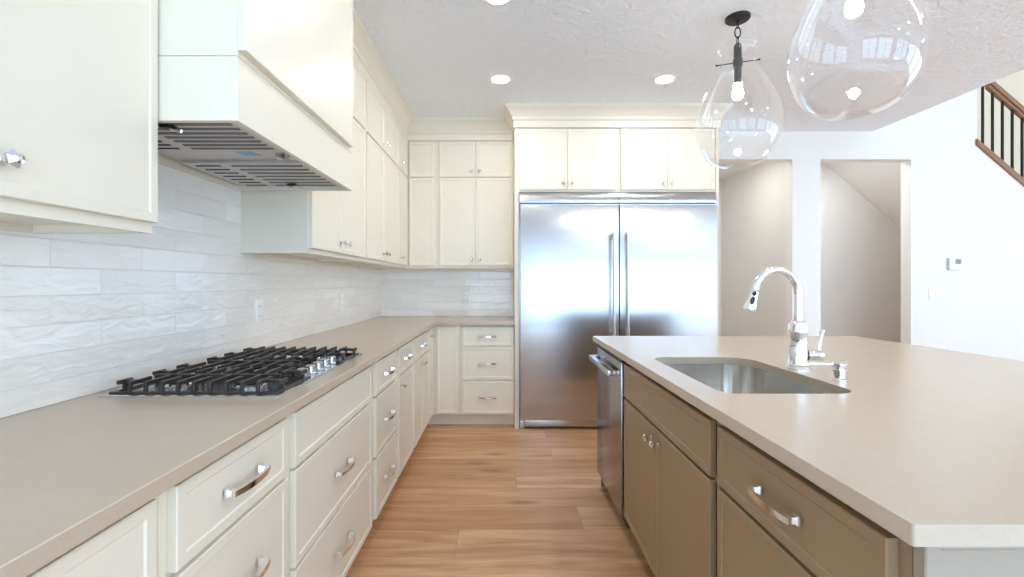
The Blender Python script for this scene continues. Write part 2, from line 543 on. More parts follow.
def door(fr, a0, a1, z0, z1, parent, mat, knob=None, kk=1.0):
    d = finish('door', slab(MB(mat), fr, a0, a1, z0, z1), parent)
    if knob: add_knob(fr, knob[0], knob[1], d, kk)
    return d
def drawer(fr, a0, a1, z0, z1, parent, mat, pull=True, name='drawer'):
    d = finish(name, slab(MB(mat), fr, a0, a1, z0, z1), parent)
    if pull: add_pull(fr, (a0 + a1) / 2, (z0 + z1) / 2, d)
    return d

CT = 0.884      # underside of the worktops
TOE = 0.11
def base_body(fr, a0, a1, depth, parent, mat, kick):
    def P(d, z): return (d, z)
    pr = [(-depth, 0.001), (-.075, 0.001), (-.075, TOE), (0, TOE), (0, .857), (-.019, .857), (-.019, CT - .001), (-depth, CT - .001)]
    mb = MB(mat, kick)
    rs = [[fr.p(a, z, d) for d, z in pr] for a in (a0 + .0005, a1 - .0005)]
    mb.rings(rs)
    for f in mb.bm.faces:
        c = f.calc_center_median()
        if c.z < TOE and abs(f.normal.z) < .5: f.material_index = 1
    return finish('body', mb, parent, smooth=0)

# ------------------------------------------------------------------ left run of base cabinets
LF = -0.620
lf = LEFT(LF)
DEP = LF - (WL + .004)
def left_base(a0, a1, label):
    r = thing('base_cabinet', label, 'cabinet', ((LF + WL) / 2, (a0 + a1) / 2, 0), 'cream base cabinets along the walls')
    base_body(lf, a0, a1, DEP, r, 'cream', 'cream')
    return r
ZT, Z1, Z2, Z3, Z4, ZB = 0.861, 0.702, 0.692, 0.412, 0.402, 0.120
r = left_base(0.26, 0.815, 'cream base cabinet nearest the camera at the left edge, without visible handle')
door(lf, .29, .79, ZB, ZT, r, 'cream')
r = left_base(0.815, 1.29, 'cream three drawer base cabinet just before the cooktop, chrome handles')
for a, b in ((Z1, ZT), (Z3, Z2), (ZB, Z4)): drawer(lf, .838, 1.268, a, b, r, 'cream')
r = left_base(1.29, 2.12, 'wide cream base cabinet under the cooktop, plain panel over two deep drawers')
drawer(lf, 1.316, 2.085, Z1, ZT, r, 'cream', pull=False, name='false_front')
for a, b in ((Z3, Z2), (ZB, Z4)): drawer(lf, 1.316, 2.085, a, b, r, 'cream')
r = left_base(2.12, 2.60, 'narrow cream three drawer base cabinet just beyond the cooktop')
for a, b in ((Z1, ZT), (Z3, Z2), (ZB, Z4)): drawer(lf, 2.15, 2.58, a, b, r, 'cream')
r = left_base(2.60, 3.06, 'cream base cabinet with one drawer above a single door on the left run')
drawer(lf, 2.622, 3.035, Z1, ZT, r, 'cream')
door(lf, 2.622, 3.035, ZB, Z2, r, 'cream', (2.655, .64))
r = left_base(3.06, 3.70, 'cream base cabinet with one drawer above a pair of doors near the corner')
drawer(lf, 3.085, 3.675, Z1, ZT, r, 'cream')
door(lf, 3.085, 3.3785, ZB, Z2, r, 'cream', (3.352, .64))
door(lf, 3.3815, 3.675, ZB, Z2, r, 'cream', (3.408, .64))

# corner unit and the drawers on the back run
BF = 3.909
bf = BACK(BF)
r = thing('base_cabinet', 'cream corner base cabinet with two tall doors meeting in the corner', 'cabinet', (-.9, 4.2, 0), 'cream base cabinets along the walls')
mb = MB('cream')
L_ = lambda dx, f: [(WL + .004, 3.7005), (LF - dx, 3.7005), (LF - dx, BF + dx), (-.3705, BF + dx), (-.3705, WB - .004), (WL + .004, WB - .004)]
mb.prism(L_(0, 0), 'z', TOE, CT - .001); mb.prism(L_(.075, 0), 'z', .001, TOE)
finish('body', mb, r, smooth=0)
door(lf, 3.715, 3.868, ZB, ZT, r, 'cream', (3.742, .80))
door(bf, -.572, -.392, ZB, ZT, r, 'cream')
r = thing('base_cabinet', 'cream three drawer base cabinet on the back wall beside the refrigerator', 'cabinet', (-.14, 4.2, 0), 'cream base cabinets along the walls')
base_body(bf, -.37, .0945, WB - .004 - BF, r, 'cream', 'cream')
for a, b in ((Z1, ZT), (Z3, Z2), (ZB, Z4)): drawer(bf, -.355, .083, a, b, r, 'cream')

# worktop of the wall run
mb = MB('quartz')
mb.prism([(WL + .0005, .20), (-.570, .20), (-.570, 3.862), (.0945, 3.862), (.0945, WB - .0005), (WL + .0005, WB - .0005)], 'z', CT, .914)
tag(finish('worktop', mb, bevel=.002, origin=(-.9, 2.3, CT)), 'long L shaped beige quartz worktop on the cream wall cabinets, under the cooktop', 'worktop')

# ------------------------------------------------------------------ wall cabinets
UF = -0.893
uf = LEFT(UF)
UB, UD0, US0, US1, UD1, UT = 1.374, 1.398, 2.201, 2.211, 2.536, 2.543
def wall_cab(name, fr, a0, a1, depth, z0, z1, label, mat='cream'):
    c = fr.p((a0 + a1) / 2, z0, -depth / 2)
    r = thing(name, label, 'cabinet', tuple(c), 'cream wall cabinets')
    mb = MB(mat)
    o = [fr.p(a, z, d) for a in (a0 + .0005, a1 - .0005) for z in (z0, z1) for d in (0, -depth)]
    xs, ys, zs = [v.x for v in o], [v.y for v in o], [v.z for v in o]
    x0, x1, y0, y1 = min(xs), max(xs), min(ys), max(ys)
    # a bottom panel set up inside the frame, as the underside shows
    mb.box(x0, x1, y0, y1, z0 + .018, z1)
    e = .019
    mb.box(x0, x1, y0, y0 + e, z0, z0 + .018); mb.box(x0, x1, y1 - e, y1, z0, z0 + .018)
    mb.box(x0, x0 + e, y0 + e, y1 - e, z0, z0 + .018); mb.box(x1 - e, x1, y0 + e, y1 - e, z0, z0 + .018)
    finish('body', mb, r, smooth=0)
    return r
UDEP = UF - (WL + .0095)
def pair(fr, a0, a1, r, z0, z1, zk, mat='cream', kk=1.0):
    m = (a0 + a1) / 2
    door(fr, a0, m - .0015, z0, z1, r, mat, (m - .036, zk), kk)
    door(fr, m + .0015, a1, z0, z1, r, mat, (m + .036, zk), kk)
r = wall_cab('wall_cabinet', uf, .35, 1.157, UDEP, UB - .012, UT, 'cream wall cabinet at the left edge, before the range hood')
pair(uf, .357, 1.152, r, UD0 - .010, US0, 1.452, kk=1.1); pair(uf, .357, 1.152, r, US1, UD1, 2.262)
r = wall_cab('wall_cabinet', uf, 2.071, 2.905, UDEP, UB, UT, 'cream wall cabinet directly beyond the range hood')
pair(uf, 2.080, 2.889, r, UD0, US0, 1.455); pair(uf, 2.080, 2.889, r, US1, UD1, 2.262)
r = wall_cab('wall_cabinet', uf, 2.906, 3.80, UDEP, UB, UT, 'cream wall cabinet on the left run, second beyond the range hood')
pair(uf, 2.925, 3.78, r, UD0, US0, 1.455); pair(uf, 2.925, 3.78, r, US1, UD1, 2.262)
UBF = 4.184
ub = BACK(UBF)
r = thing('wall_cabinet', 'cream corner wall cabinet where the left and back runs meet', 'cabinet', (-1.0, 4.2, UB), 'cream wall cabinets')
mb = MB('cream')
mb.prism([(WL + .0095, 3.8005), (UF, 3.8005), (UF, UBF), (-.6105, UBF), (-.6105, WB - .0095), (WL + .0095, WB - .0095)], 'z', UB, UT)
finish('body', mb, r, smooth=0)
for z0, z1, zk in ((UD0, US0, 1.455), (US1, UD1, 2.262)):
    door(uf, 3.82, 4.158, z0, z1, r, 'cream', (3.86, zk))
    door(ub, -.866, -.632, z0, z1, r, 'cream')
r = wall_cab('wall_cabinet', ub, -.610, .0935, WB - .0095 - UBF, UB, UT, 'cream wall cabinet on the back wall, left of the refrigerator')
pair(ub, -.586, .077, r, UD0, US0, 1.455); pair(ub, -.586, .077, r, US1, UD1, 2.262)

# refrigerator surround
FF = 3.872
ff = BACK(FF)
P0, P1, P2, P3 = .0955, .1315, 1.803, 1.830
o = finish('side_panel', MB('cream').box(P0, P1, 3.865, WB - .0005, .001, 2.554), bevel=.001, origin=(P0, 4.2, 0)); tag(o, 'tall cream panel on the left side of the refrigerator', 'panel', 'cream panels beside the refrigerator')
o = finish('side_panel', MB('cream').box(P2, P3, 3.865, WB - .0005, .001, 2.554), bevel=.001, origin=(P3, 4.2, 0)); tag(o, 'tall cream panel on the right side of the refrigerator', 'panel', 'cream panels beside the refrigerator')
for a0, a1, lab in ((P1 + .0005, .966, 'left'), (.966, P2 - .0005, 'right')):
    r = wall_cab('wall_cabinet', ff, a0, a1, WB - .002 - FF, 2.012, 2.554, 'cream cabinet over the %s-hand stainless refrigerator column' % lab)
    pair(ff, a0 + (.006 if lab == 'left' else .026), a1 - (.022 if lab == 'left' else .016), r, 2.030, 2.549, 2.085)

# crown mouldings
def crown(name, path, zb):
    prof = [(0.0, zb), (.012, zb), (.012, zb + .058), (.022, zb + .066), (.022, zb + .092), (.028, zb + .098), (.038, CEIL - .062), (.058, CEIL - .036), (.074, CEIL - .026), (.080, CEIL - .020), (.080, CEIL - .0005), (0.0, CEIL - .0005)]
    P = [Vector(p) for p in path]
    mb = MB('cream')
    rs = []
    for i, p in enumerate(P):
        ds = []
        if i > 0: ds.append((P[i] - P[i - 1]).normalized())
        if i < len(P) - 1: ds.append((P[i + 1] - P[i]).normalized())
        ns = [Vector((d.y, -d.x)) for d in ds]
        n = sum(ns, Vector((0, 0)))
        n = n / n.length
        n = n / n.dot(ns[0])
        rs.append([(p.x + n.x * o, p.y + n.y * o, z) for o, z in prof])
    mb.rings(rs)
    return struct(name, mb, smooth=30)
HF = -0.655                  # front of the hood's upper panel
crown('trim_1', [(UF, .35), (UF, 1.156), (HF, 1.156), (HF, 2.047), (UF, 2.047), (UF, UBF), (.0945, UBF)], UT + .002)
crown('trim_2', [(P0, WB - .001), (P0, 3.864), (P3, 3.864), (P3, WB - .001)], 2.556)

# ------------------------------------------------------------------ range hood
HX = -0.677
HB = 1.650
r = thing('range_hood', 'cream panelled range hood with a grey vented underside over the cooktop', 'range hood', ((WL + HX) / 2, 1.614, HB))
y0, y1 = 1.1585, 2.045
mb = MB('cream')
b0 = WL + .0095
def tray(z0, z1, e):
    mb.box(b0, b0 + e, y0, y1, z0, z1); mb.box(HX - e, HX, y0, y1, z0, z1)
    mb.box(b0 + e, HX - e, y0, y0 + e, z0, z1); mb.box(b0 + e, HX - e, y1 - e, y1, z0, z1)
tray(HB, 1.8145, .019)
finish('lower_box', mb, r, smooth=0, bevel=.0012)
finish('upper_box', MB('cream').box(b0, HX, y0, y1, 1.8160, 2.543), r, smooth=0, bevel=.0012)
fh = LEFT(HX)
mb = slab(MB('cream'), fh, y0, 1.985, 1.829, 2.541, fw=.03, t=.022)
finish('front_panel', mb, r)
# the steel insert: a plate with two baffle filters
zi = HB + .012
mb = MB('hood_steel')
mb.box(b0 + .02, HX - .02, y0 + .02, y1 - .02, zi + .012, zi + .05)
ins = finish('vent_insert', mb, r, smooth=0, label='grey steel vent insert')
for fy0, fy1 in ((y0 + .030, 1.478), (1.622, y1 - .030)):
    mb = MB('hood_steel', 'slot_dark', 'groove')
    mb.box(b0 + .045, HX - .035, fy0, fy1, zi + .002, zi + .0115)
    n = 7
    for i in range(n):
        yy = fy0 + .035 + (fy1 - fy0 - .07) * i / (n - 1)
        mb.box(b0 + .205, HX - .055, yy - .0060, yy + .0060, zi - .0002, zi + .004, 2)
        mb.box(b0 + .205, HX - .055, yy + .0035, yy + .0058, zi - .0006, zi + .003, 1)
        mb.box(b0 + .075, b0 + .165, yy - .0040, yy + .0040, zi - .0002, zi + .004, 1)
    f = finish('filter', mb, r, smooth=0, label='slotted grey filter panel')
    mb = MB('rubber', 'chrome')
    yl = 1.229 if fy0 < 1.4 else 1.950
    xl = -.900
    mb.box(xl - .022, xl + .012, yl - .014, yl + .014, zi - .010, zi - .0003, 0, .003)
    mb.tube([(xl, yl, zi - .008), (xl + .03, yl, zi - .016)], .005, 8, 1)
    finish('latch', mb, f, label='dark latch with chrome lever')
for xx in (-.756, -.714):
    finish('control_knob', MB('satin').lathe([(.015, 0), (.015, .014), (.011, .019)], (xx, 1.540, zi + .0118), (0, 0, -1), 16), r, label='small chrome control knob')
finish('film_strip', MB('blue_film').prism([(-.905, 1.484), (-.850, 1.484), (-.825, 1.560), (-.880, 1.560)], 'z', zi + .0108, zi + .0118), r, smooth=0, label='strip of blue protective film')

# ------------------------------------------------------------------ cooktop
CX0, CX1, CY0, CY1 = -1.150, -.632, 1.283, 2.062
r = thing('cooktop', 'stainless gas cooktop with black cast iron grates set in the worktop', 'cooktop', ((CX0 + CX1) / 2, (CY0 + CY1) / 2, .914))
def rrect(x0, x1, y0, y1, rad, n=6):
    if not isinstance(rad, (list, tuple)): rad = [rad] * 4
    cs = [(x1 - rad[0], y0 + rad[0], -90, rad[0]), (x1 - rad[1], y1 - rad[1], 0, rad[1]), (x0 + rad[2], y1 - rad[2], 90, rad[2]), (x0 + rad[3], y0 + rad[3], 180, rad[3])]
    pts = []
    for cx, cy, a, q in cs:
        for i in range(n + 1):
            an = math.radians(a + 90 * i / n)
            pts.append((cx + q * math.cos(an), cy + q * math.sin(an)))
    return pts
mb = MB('satin')
R3 = lambda i, z: [(x, y, z) for x, y in rrect(CX0 + i, CX1 - i, CY0 + i, CY1 - i, .012)]
mb.rings([R3(0, .9142), R3(0, .917), R3(.004, .919), R3(.020, .919), R3(.024, .9165)])
finish('plate', mb, r)
ZG = .9215
def grate(gx0, gx1, ga, gb, nf, front_foot):
    mb = MB('iron')
    bw = .012
    mb.box(gx0, gx1, ga, ga + bw, ZG - .003, ZG + .003); mb.box(gx0, gx1, gb - bw, gb, ZG - .003, ZG + .003)
    mb.box(gx0, gx0 + bw, ga + bw, gb - bw, ZG - .003, ZG + .003); mb.box(gx1 - bw, gx1, ga + bw, gb - bw, ZG - .003, ZG + .003)
    xa, xb = gx0 + .055, gx1 - (.055 if front_foot else .02)
    zt = .954
    midy = (ga + gb) / 2
    for i in range(nf):
        x = xa + (xb - xa) * i / (nf - 1)
        for s, ye in ((1, ga), (-1, gb)):
            reach = (gb - ga) * (.44 if i % 2 else .36)
            p = [(ye + s * .001, ZG), (ye + s * .010, ZG), (ye + s * .013, zt - .012), (ye + s * reach, zt - .012), (ye + s * reach, zt), (ye + s * .004, zt)]
            mb.prism(p, 'x', x - .0045, x + .0045)
    mb.box(xa - .012, xb + .012, midy - .005, midy + .005, zt - .014, zt - .001)
    for s, xe in ((1, gx0), (-1, gx1)):
        for yy in (ga + .05, gb - .05) if gb - ga > .2 else (midy,):
            mb.box(min(xe, xe + s * .010), max(xe, xe + s * .010), yy - .024, yy + .024, zt - .014, zt - .002)
            mb.box(min(xe, xe + s * .010), max(xe, xe + s * .010), yy - .005, yy + .005, ZG, zt - .013)
            mb.box(min(xe, xe + s * .06), max(xe, xe + s * .06), yy - .0045, yy + .0045, zt - .014, zt - .003)
    return finish('grate', mb, r, smooth=0, bevel=.0012, label='black cast iron grate')
grate(-1.128, -.650, 1.300, 1.535, 9, True)
grate(-1.128, -.740, 1.542, 1.803, 7, False)
grate(-1.128, -.650, 1.810, 2.045, 9, True)
for bx, by, br in ((-1.01, 1.4175, .036), (-.79, 1.4175, .044), (-.94, 1.6725, .056), (-1.01, 1.9275, .044), (-.79, 1.9275, .036)):
    bb = finish('burner', MB('satin').lathe([(br * 1.15, .9166), (br * 1.15, .922), (br * .95, .928), (br * .9, .930)], (bx, by, 0), seg=28), r, label='round silver burner base')
    finish('burner_cap', MB('iron').lathe([(br * .95, .9301), (br, .932), (br, .936), (br * .85, .939)], (bx, by, 0), seg=28), bb, label='black burner cap')
for i in range(5):
    ky = 1.545 + .064 * i
    mb = MB('satin')
    mb.lathe([(.0215, .9168), (.0215, .921), (.0185, .923), (.0175, .944), (.0155, .9465)], (-.682, ky, 0), seg=24)
    kn = finish('control_knob', mb, r, label='chrome control knob')

# ------------------------------------------------------------------ refrigerator columns
def column(x0, x1, side, hx):
    r = thing('refrigerator', 'tall stainless steel refrigerator column, %s one of the two' % side, 'refrigerator', ((x0 + x1) / 2, 4.2, 0), 'stainless refrigerator columns')
    finish('body', MB('steel_dark').box(x0 + .002, x1 - .002, 3.880, WB - .01, .05, 2.008), r, smooth=0)
    dx0, dx1 = (x0 + .010, x1 - .003) if side == 'left' else (x0 + .003, x1 - .003)
    d = finish('door', MB('steel').box(dx0, dx1, 3.832, 3.878, .080, 1.896, bev=.004), r)
    g = MB('steel', 'slot_dark')
    g.prism([(3.878, 1.918), (3.838, 1.918), (3.837, 1.922), (3.855, 2.001), (3.858, 2.004), (3.878, 2.004)], 'x', x0 + .001, x1 - .001)
    g.box(x0 + .001, x1 - .001, 3.846, 3.878, 1.900, 1.908)
    g.box(x0 + .004, x1 - .004, 3.858, 3.878, 1.908, 1.918, 1)
    finish('top_grille', g, r)
    finish('kick_plate', MB('satin').box(x0 + .045, x1 - .045, 3.862, 3.878, .020, .074, bev=.002), r, label='polished kick plate')
    for a, b in ((x0 + .004, x0 + .043), (x1 - .043, x1 - .004)):
        finish('foot', MB('satin').box(a, b, 3.858, 3.90, .001, .070, bev=.003), r, label='grey levelling foot')
    hy = 3.786
    mb = MB('satin')
    mb.lathe([(.0115, .80), (.0115, 1.66)], (hx, hy, 0), seg=20)
    for za in (.80, 1.605):
        mb.lathe([(.0145, za), (.0145, za + .055)], (hx, hy, 0), seg=20)
        mb.box(hx - .010, hx + .010, hy, 3.8318, za + .012, za + .044, 0, .002)
    finish('handle', mb, d, label='long round steel bar handle')
column(.1345, .9745, 'left', .921)
column(.9775, 1.8005, 'right', 1.036)

# ------------------------------------------------------------------ island
IF = 0.5945
isf = ISLE(IF)
ICY0, ICY1 = .606, 2.785
# dishwasher
r = thing('dishwasher', 'stainless dishwasher with bar handle at the far end of the island', 'dishwasher', (.88, 2.49, 0))
D0, D1 = 2.197, 2.762
finish('body', MB('slot_dark').box(.602, 1.18, D0 + .004, D1 - .004, .05, CT - .002), r, smooth=0)
dd = finish('door', MB('steel_dark', 'rubber').box(.568, .601, D0 + .002, D1 - .001, .102, .852, 0, .003).box(.571, .601, D0 + .004, D1 - .004, .853, .868, 1), r)
finish('toe_kick', MB('rubber').box(.65, .67, D0 + .002, D1 - .002, .001, .10), r, smooth=0, label='dark toe kick')
mb = MB('satin')
mb.box(.512, .538, D0 + .028, D1 - .028, .780, .808, 0, .004)
for a in (D0 + .030, D1 - .056): mb.box(.530, .5678, a, a + .026, .7805, .8075, 0, .003)
finish('handle', mb, dd, label='square silver bar handle')
finish('end_panel', MB('taupe').box(.5945, 1.18, D1 + .001, D1 + .0125, .001, CT - .001), r, smooth=0) if False else None

def isle_body(a0, a1, parent, hollow):
    if not hollow:
        return base_body(isf, a0, a1, .59, parent, 'taupe', 'dark_kick')
    mb = MB('taupe', 'dark_kick', 'inside')
    x0, x1 = IF, IF + .59
    e = .018
    
    for q0, q1 in ((a0 + .0005, a0 + e), (a1 - e, a1 - .0005)): mb.prism([(x0, TOE), (x0, .857), (x0 + .019, .857), (x0 + .019, CT - .001), (x1, CT - .001), (x1, TOE)], 'y', q0, q1)
    mb.box(x0 + .02, x1, a0 + e, a1 - e, TOE, TOE + .018); mb.box(x1 - e, x1, a0 + e, a1 - e, TOE + .018, CT - .001)
    mb.box(x0, x0 + .02, a0 + e, a1 - e, TOE, TOE + .03); mb.box(x0, x0 + .02, a0 + e, a1 - e, .68, .70); mb.box(x0 + .019, x0 + .0245, a0 + e, a1 - e, CT - .03, CT - .001)
    mb.box(x0 + .075, x1, a0 + .0005, a1 - .0005, .001, TOE, 1)
    return finish('body', mb, parent, smooth=0)
S0, S1 = 1.249, 2.1955
r = thing('sink_cabinet', 'taupe island sink cabinet with a long panel above two doors', 'cabinet', (.9, 1.72, 0))
isle_body(S0, S1, r, True)
drawer(isf, 1.271, 2.176, .695, .852, r, 'taupe', pull=False, name='false_front')
door(isf, 1.271, 1.7215, ZB, .685, r, 'taupe', (1.684, .637))
door(isf, 1.7245, 2.176, ZB, .685, r, 'taupe', (1.762, .637))
r = thing('drawer_cabinet', 'taupe island cabinet with one handled drawer at the near end', 'cabinet', (.9, .96, 0))
isle_body(.6615, 1.2485, r, False)
drawer(isf, .684, 1.227, .695, .852, r, 'taupe')
drawer(isf, .684, 1.227, ZB, .685, r, 'taupe', pull=False, name='door')
r = thing('island_end_panel', 'pale daylit panel closing the near end of the island', 'panel', (1.2, .65, 0))
ef = Fr((0, .6605, 0), (1, 0, 0), (0, -1, 0))
finish('board', slab(MB('end_daylit'), ef, .5945, 1.86, .001, CT - .001, fw=.022, t=.020, rec=.004), r)
r = thing('back_cabinet', 'far side of the taupe island facing the stools space, under the worktop', 'cabinet', (1.5, 1.7, 0))
finish('body', MB('taupe').box(1.19, 1.84, .662, 2.762, .001, CT - .001), r, smooth=0)
bk = Fr((1.8405, 0, 0), (0, 1, 0), (1, 0, 0))
for i in range(3): finish('back_panel', slab(MB('taupe'), bk, .664 + i * .70, .664 + i * .70 + .696, .10, CT - .002), r)
o = finish('island_end_panel', slab(MB('taupe'), Fr((0, 2.7635, 0), (1, 0, 0), (0, 1, 0)), .5945, 1.86, .001, CT - .001, t=.015), origin=(1.2, 2.77, 0))
tag(o, 'taupe panel closing the far end of the island, beside the dishwasher', 'panel')

# worktop with the sink cut-out
SX0, SX1, SY0, SY1 = .640, 1.050, 1.325, 1.985
mb = MB('quartz')
bm = mb.bm
outer = rrect(.5456, 2.15, ICY0, ICY1, [.004, .05, .004, .004], 5)
inner = rrect(SX0, SX1, SY0, SY1, [.075, .11, .075, .055], 10)
es = []
for loop in (outer, inner):
    vs_ = [bm.verts.new((x, y, CT)) for x, y in loop]
    for i in range(len(vs_)): es.append(bm.edges.new((vs_[i], vs_[(i + 1) % len(vs_)])))
fl = bmesh.ops.triangle_fill(bm, use_beauty=True, use_dissolve=False, edges=es, normal=(0, 0, 1))
fs = [g for g in fl['geom'] if isinstance(g, bmesh.types.BMFace)]
ex = bmesh.ops.extrude_face_region(bm, geom=fs)
bmesh.ops.translate(bm, vec=(0, 0, .030), verts=[g for g in ex['geom'] if isinstance(g, bmesh.types.BMVert)])
tag(finish('island_worktop', mb, bevel=.002, origin=(1.35, 1.7, CT)), 'wide beige quartz worktop of the island around the sink and faucet', 'worktop')

# sink
r = thing('sink', 'undermount stainless steel sink with rounded corners in the island', 'sink', (.845, 1.655, .66))
mb = MB('sink_steel')
def sl(i, z): 
    return [(x, y, z) for x, y in rrect(SX0 - .006 + i, SX1 + .006 - i, SY0 - .006 + i, SY1 + .006 - i, [.08 - i * .3, .115 - i * .3, .08 - i * .3, .06 - i * .3], 10)]
mb.rings([sl(-.014, CT - .0035), sl(-.014, CT - .001), sl(0, CT - .001), sl(.001, .72), sl(.006, .69), sl(.02, .676), sl(.05, .672), sl(.05, .668), sl(.018, .670), sl(.003, .688), sl(-.002, .72), sl(-.003, CT - .0035)], cap0=False, cap1=False)
rv = list(mb.bm.verts)
bmesh.ops.contextual_create(mb.bm, geom=[v for v in rv if abs(v.co.z - .672) < 1e-5])
bmesh.ops.contextual_create(mb.bm, geom=[v for v in rv if abs(v.co.z - .668) < 1e-5])
finish('bowl', mb, r)
finish('drain', MB('chrome', 'slot_dark').lathe([(.045, .6722), (.045, .6745), (.034, .6745), (.030, .6725)], (.845, 1.655, 0), seg=28), r, label='round chrome drain')

# faucet
fx, fy = 1.105, 1.707
r = thing('faucet', 'chrome gooseneck kitchen faucet with a pull-down spray head behind the sink', 'faucet', (fx, fy, .914))
ang = math.radians(187)
dv = Vector((math.cos(ang), math.sin(ang), 0))
mb = MB('chrome').lathe([(r_ * 1.18, h_) for r_, h_ in [(.033, .9142), (.033, .919), (.0305, .923), (.0275, .928), (.0285, .932), (.0265, .936), (.0265, .985), (.0255, .99), (.0255, 1.045), (.0275, 1.05), (.0275, 1.062), (.0255, 1.067), (.0255, 1.082), (.023, 1.090), (.0145, 1.096)]], (fx, fy, 0), seg=32)
finish('body', mb, r)
R_ = .088
pts = [(fx, fy, 1.0962 + k * .0245) for k in range(5)]
zc = 1.198
for i in range(1, 19):
    a = PI * (1 - i / 18 * .93)
    q = Vector((fx, fy, zc)) + dv * (R_ + R_ * math.cos(a)) + Vector((0, 0, R_ * math.sin(a)))
    pts.append(q)
finish('spout', MB('chrome').tube(pts, .0138, 18), r)
e0 = Vector(pts[-1]); ed = (Vector(pts[-1]) - Vector(pts[-2])).normalized()
sp = finish('spray_head', MB('chrome', 'rubber').lathe([(.0170, 0.0006), (.0170, .010), (.0150, .013), (.0175, .040), (.0225, .072), (.0225, .082), (.0200, .085)], e0, ed, seg=28), r)
sd = Vector((-.35, -1, 0)).normalized()
pb = e0 + ed * .040
side = ed.cross(sd).normalized(); fwd = side.cross(ed).normalized()
if fwd.y > 0: fwd = -fwd
mb = MB('rubber')
for h0, h1 in ((.014, .030), (.034, .066)):
    rr = .0182
    cpt = e0 + ed * ((h0 + h1) / 2)
    ring = []
    for dd_, s_ in ((rr - .003, 1.0), (rr + .0025, 1.0), (rr + .0035, .8)):
        lp = []
        for k in range(16):
            an = 2 * PI * k / 16
            lp.append(cpt + ed * (math.sin(an) * (h1 - h0) / 2 * s_) + side * (math.cos(an) * .0075 * s_) + fwd * dd_)
        ring.append(lp)
    mb.rings(ring)
finish('spray_button', mb, sp, label='black spray button')
mb = MB('chrome')
hx0 = Vector((fx + .0285, fy - .006, .968)); hd = Vector((1, -.25, 0)).normalized()
mb.lathe([(.0205, 0.003), (.0205, .008), (.017, .011), (.0175, .030), (.0215, .036), (.0215, .046), (.018, .052), (.008, .0545)], hx0, hd, seg=24)
lb = hx0 + hd * .040
mb.tube([lb + Vector((0, 0, .012)), lb + Vector((.004, 0, .040)), lb + Vector((.010, 0, .075)), lb + Vector((.012, 0, .088))], [.0075, .006, .0062, .0085], 14)
mb.tube([lb + Vector((.012, 0, .088)), lb + Vector((.013, 0, .095))], [.0090, .0070], 14)
finish('lever', mb, r, label='side lever')

r = thing('soap_dispenser', 'short chrome soap dispenser to the right of the faucet', 'soap dispenser', (1.114, 1.509, .914))
finish('base', MB('chrome').lathe([(.0215, .9142), (.0215, .918), (.0185, .921), (.0165, .923), (.0165, .944), (.0195, .946), (.0195, .950)], (1.114, 1.509, 0), seg=28), r)
mb = MB('chrome').lathe([(.012, .9502), (.012, .956), (.0205, .959), (.0215, .964), (.0215, .971), (.018, .975)], (1.114, 1.509, 0), seg=28)
mb.tube([(1.098, 1.511, .966), (1.06, 1.517, .967), (1.028, 1.522, .966), (1.016, 1.524, .961)], [.0055, .0052, .0045, .0045], 12)
finish('pump_head', mb, r)

# ------------------------------------------------------------------ small wall fittings
def outlet(c, ax, label):
    r = thing('wall_outlet', label, 'outlet', c, 'outlets in the tiled splashback')
    x, y, z = c
    mb = MB('white_plastic'); s = MB('white_plastic', 'slot_dark')
    if ax == 'x':
        mb.box(x, x + .006, y - .036, y + .036, z - .058, z + .058, 0, .002)
        for k in (-1, 1):
            s.box(x + .0062, x + .008, y - .016, y + .016, z + k * .024 - .015, z + k * .024 + .015, 0, .001)
            for q in (-1, 1): s.box(x + .0078, x + .0083, y + q * .006 - .001, y + q * .006 + .001, z + k * .024 - .004, z + k * .024 + .005, 1)
    else:
        mb.box(x - .036, x + .036, y - .006, y, z - .058, z + .058, 0, .002)
        for k in (-1, 1):
            s.box(x - .016, x + .016, y - .008, y - .0062, z + k * .024 - .015, z + k * .024 + .015, 0, .001)
            for q in (-1, 1): s.box(x + q * .006 - .001, x + q * .006 + .001, y - .0083, y - .0078, z + k * .024 - .004, z + k * .024 + .005, 1)
    finish('cover_plate', mb, r); finish('sockets', s, r)
outlet((WL + .0092, 2.22, 1.10), 'x', 'white outlet on the left tiled wall just beyond the cooktop')
outlet((WL + .0092, 3.35, 1.10), 'x', 'white outlet on the left tiled wall near the corner')
outlet((-.38, WB - .0092, 1.10), 'y', 'white outlet on the back tiled wall over the drawers')

r = thing('thermostat', 'small white thermostat with a grey screen on the right wall', 'thermostat', (4.447, WB, 1.43))
finish('housing', MB('white_plastic').box(4.385, 4.515, WB - .024, WB - .0005, 1.368, 1.488, 0, .004), r)
finish('screen', MB('grey_screen').box(4.436, 4.492, WB - .0255, WB - .0241, 1.426, 1.474), r, smooth=0, label='grey screen')
finish('side_strip', MB('grey_plastic').box(4.374, 4.3845, WB - .018, WB - .0005, 1.370, 1.486), r, smooth=0, label='grey side strip')
r = thing('light_switch', 'white double light switch on the wall below the thermostat', 'light switch', (4.25, WB, 1.13))
finish('cover_plate', MB('white_plastic').box(4.192, 4.31, WB - .006, WB - .0005, 1.075, 1.192, 0, .002), r)
for q in (-1, 1):
    finish('rocker', MB('white_plastic').box(4.251 + q * .023 - .016, 4.251 + q * .023 + .016, WB - .0095, WB - .0062, 1.10, 1.167, 0, .0015), r)

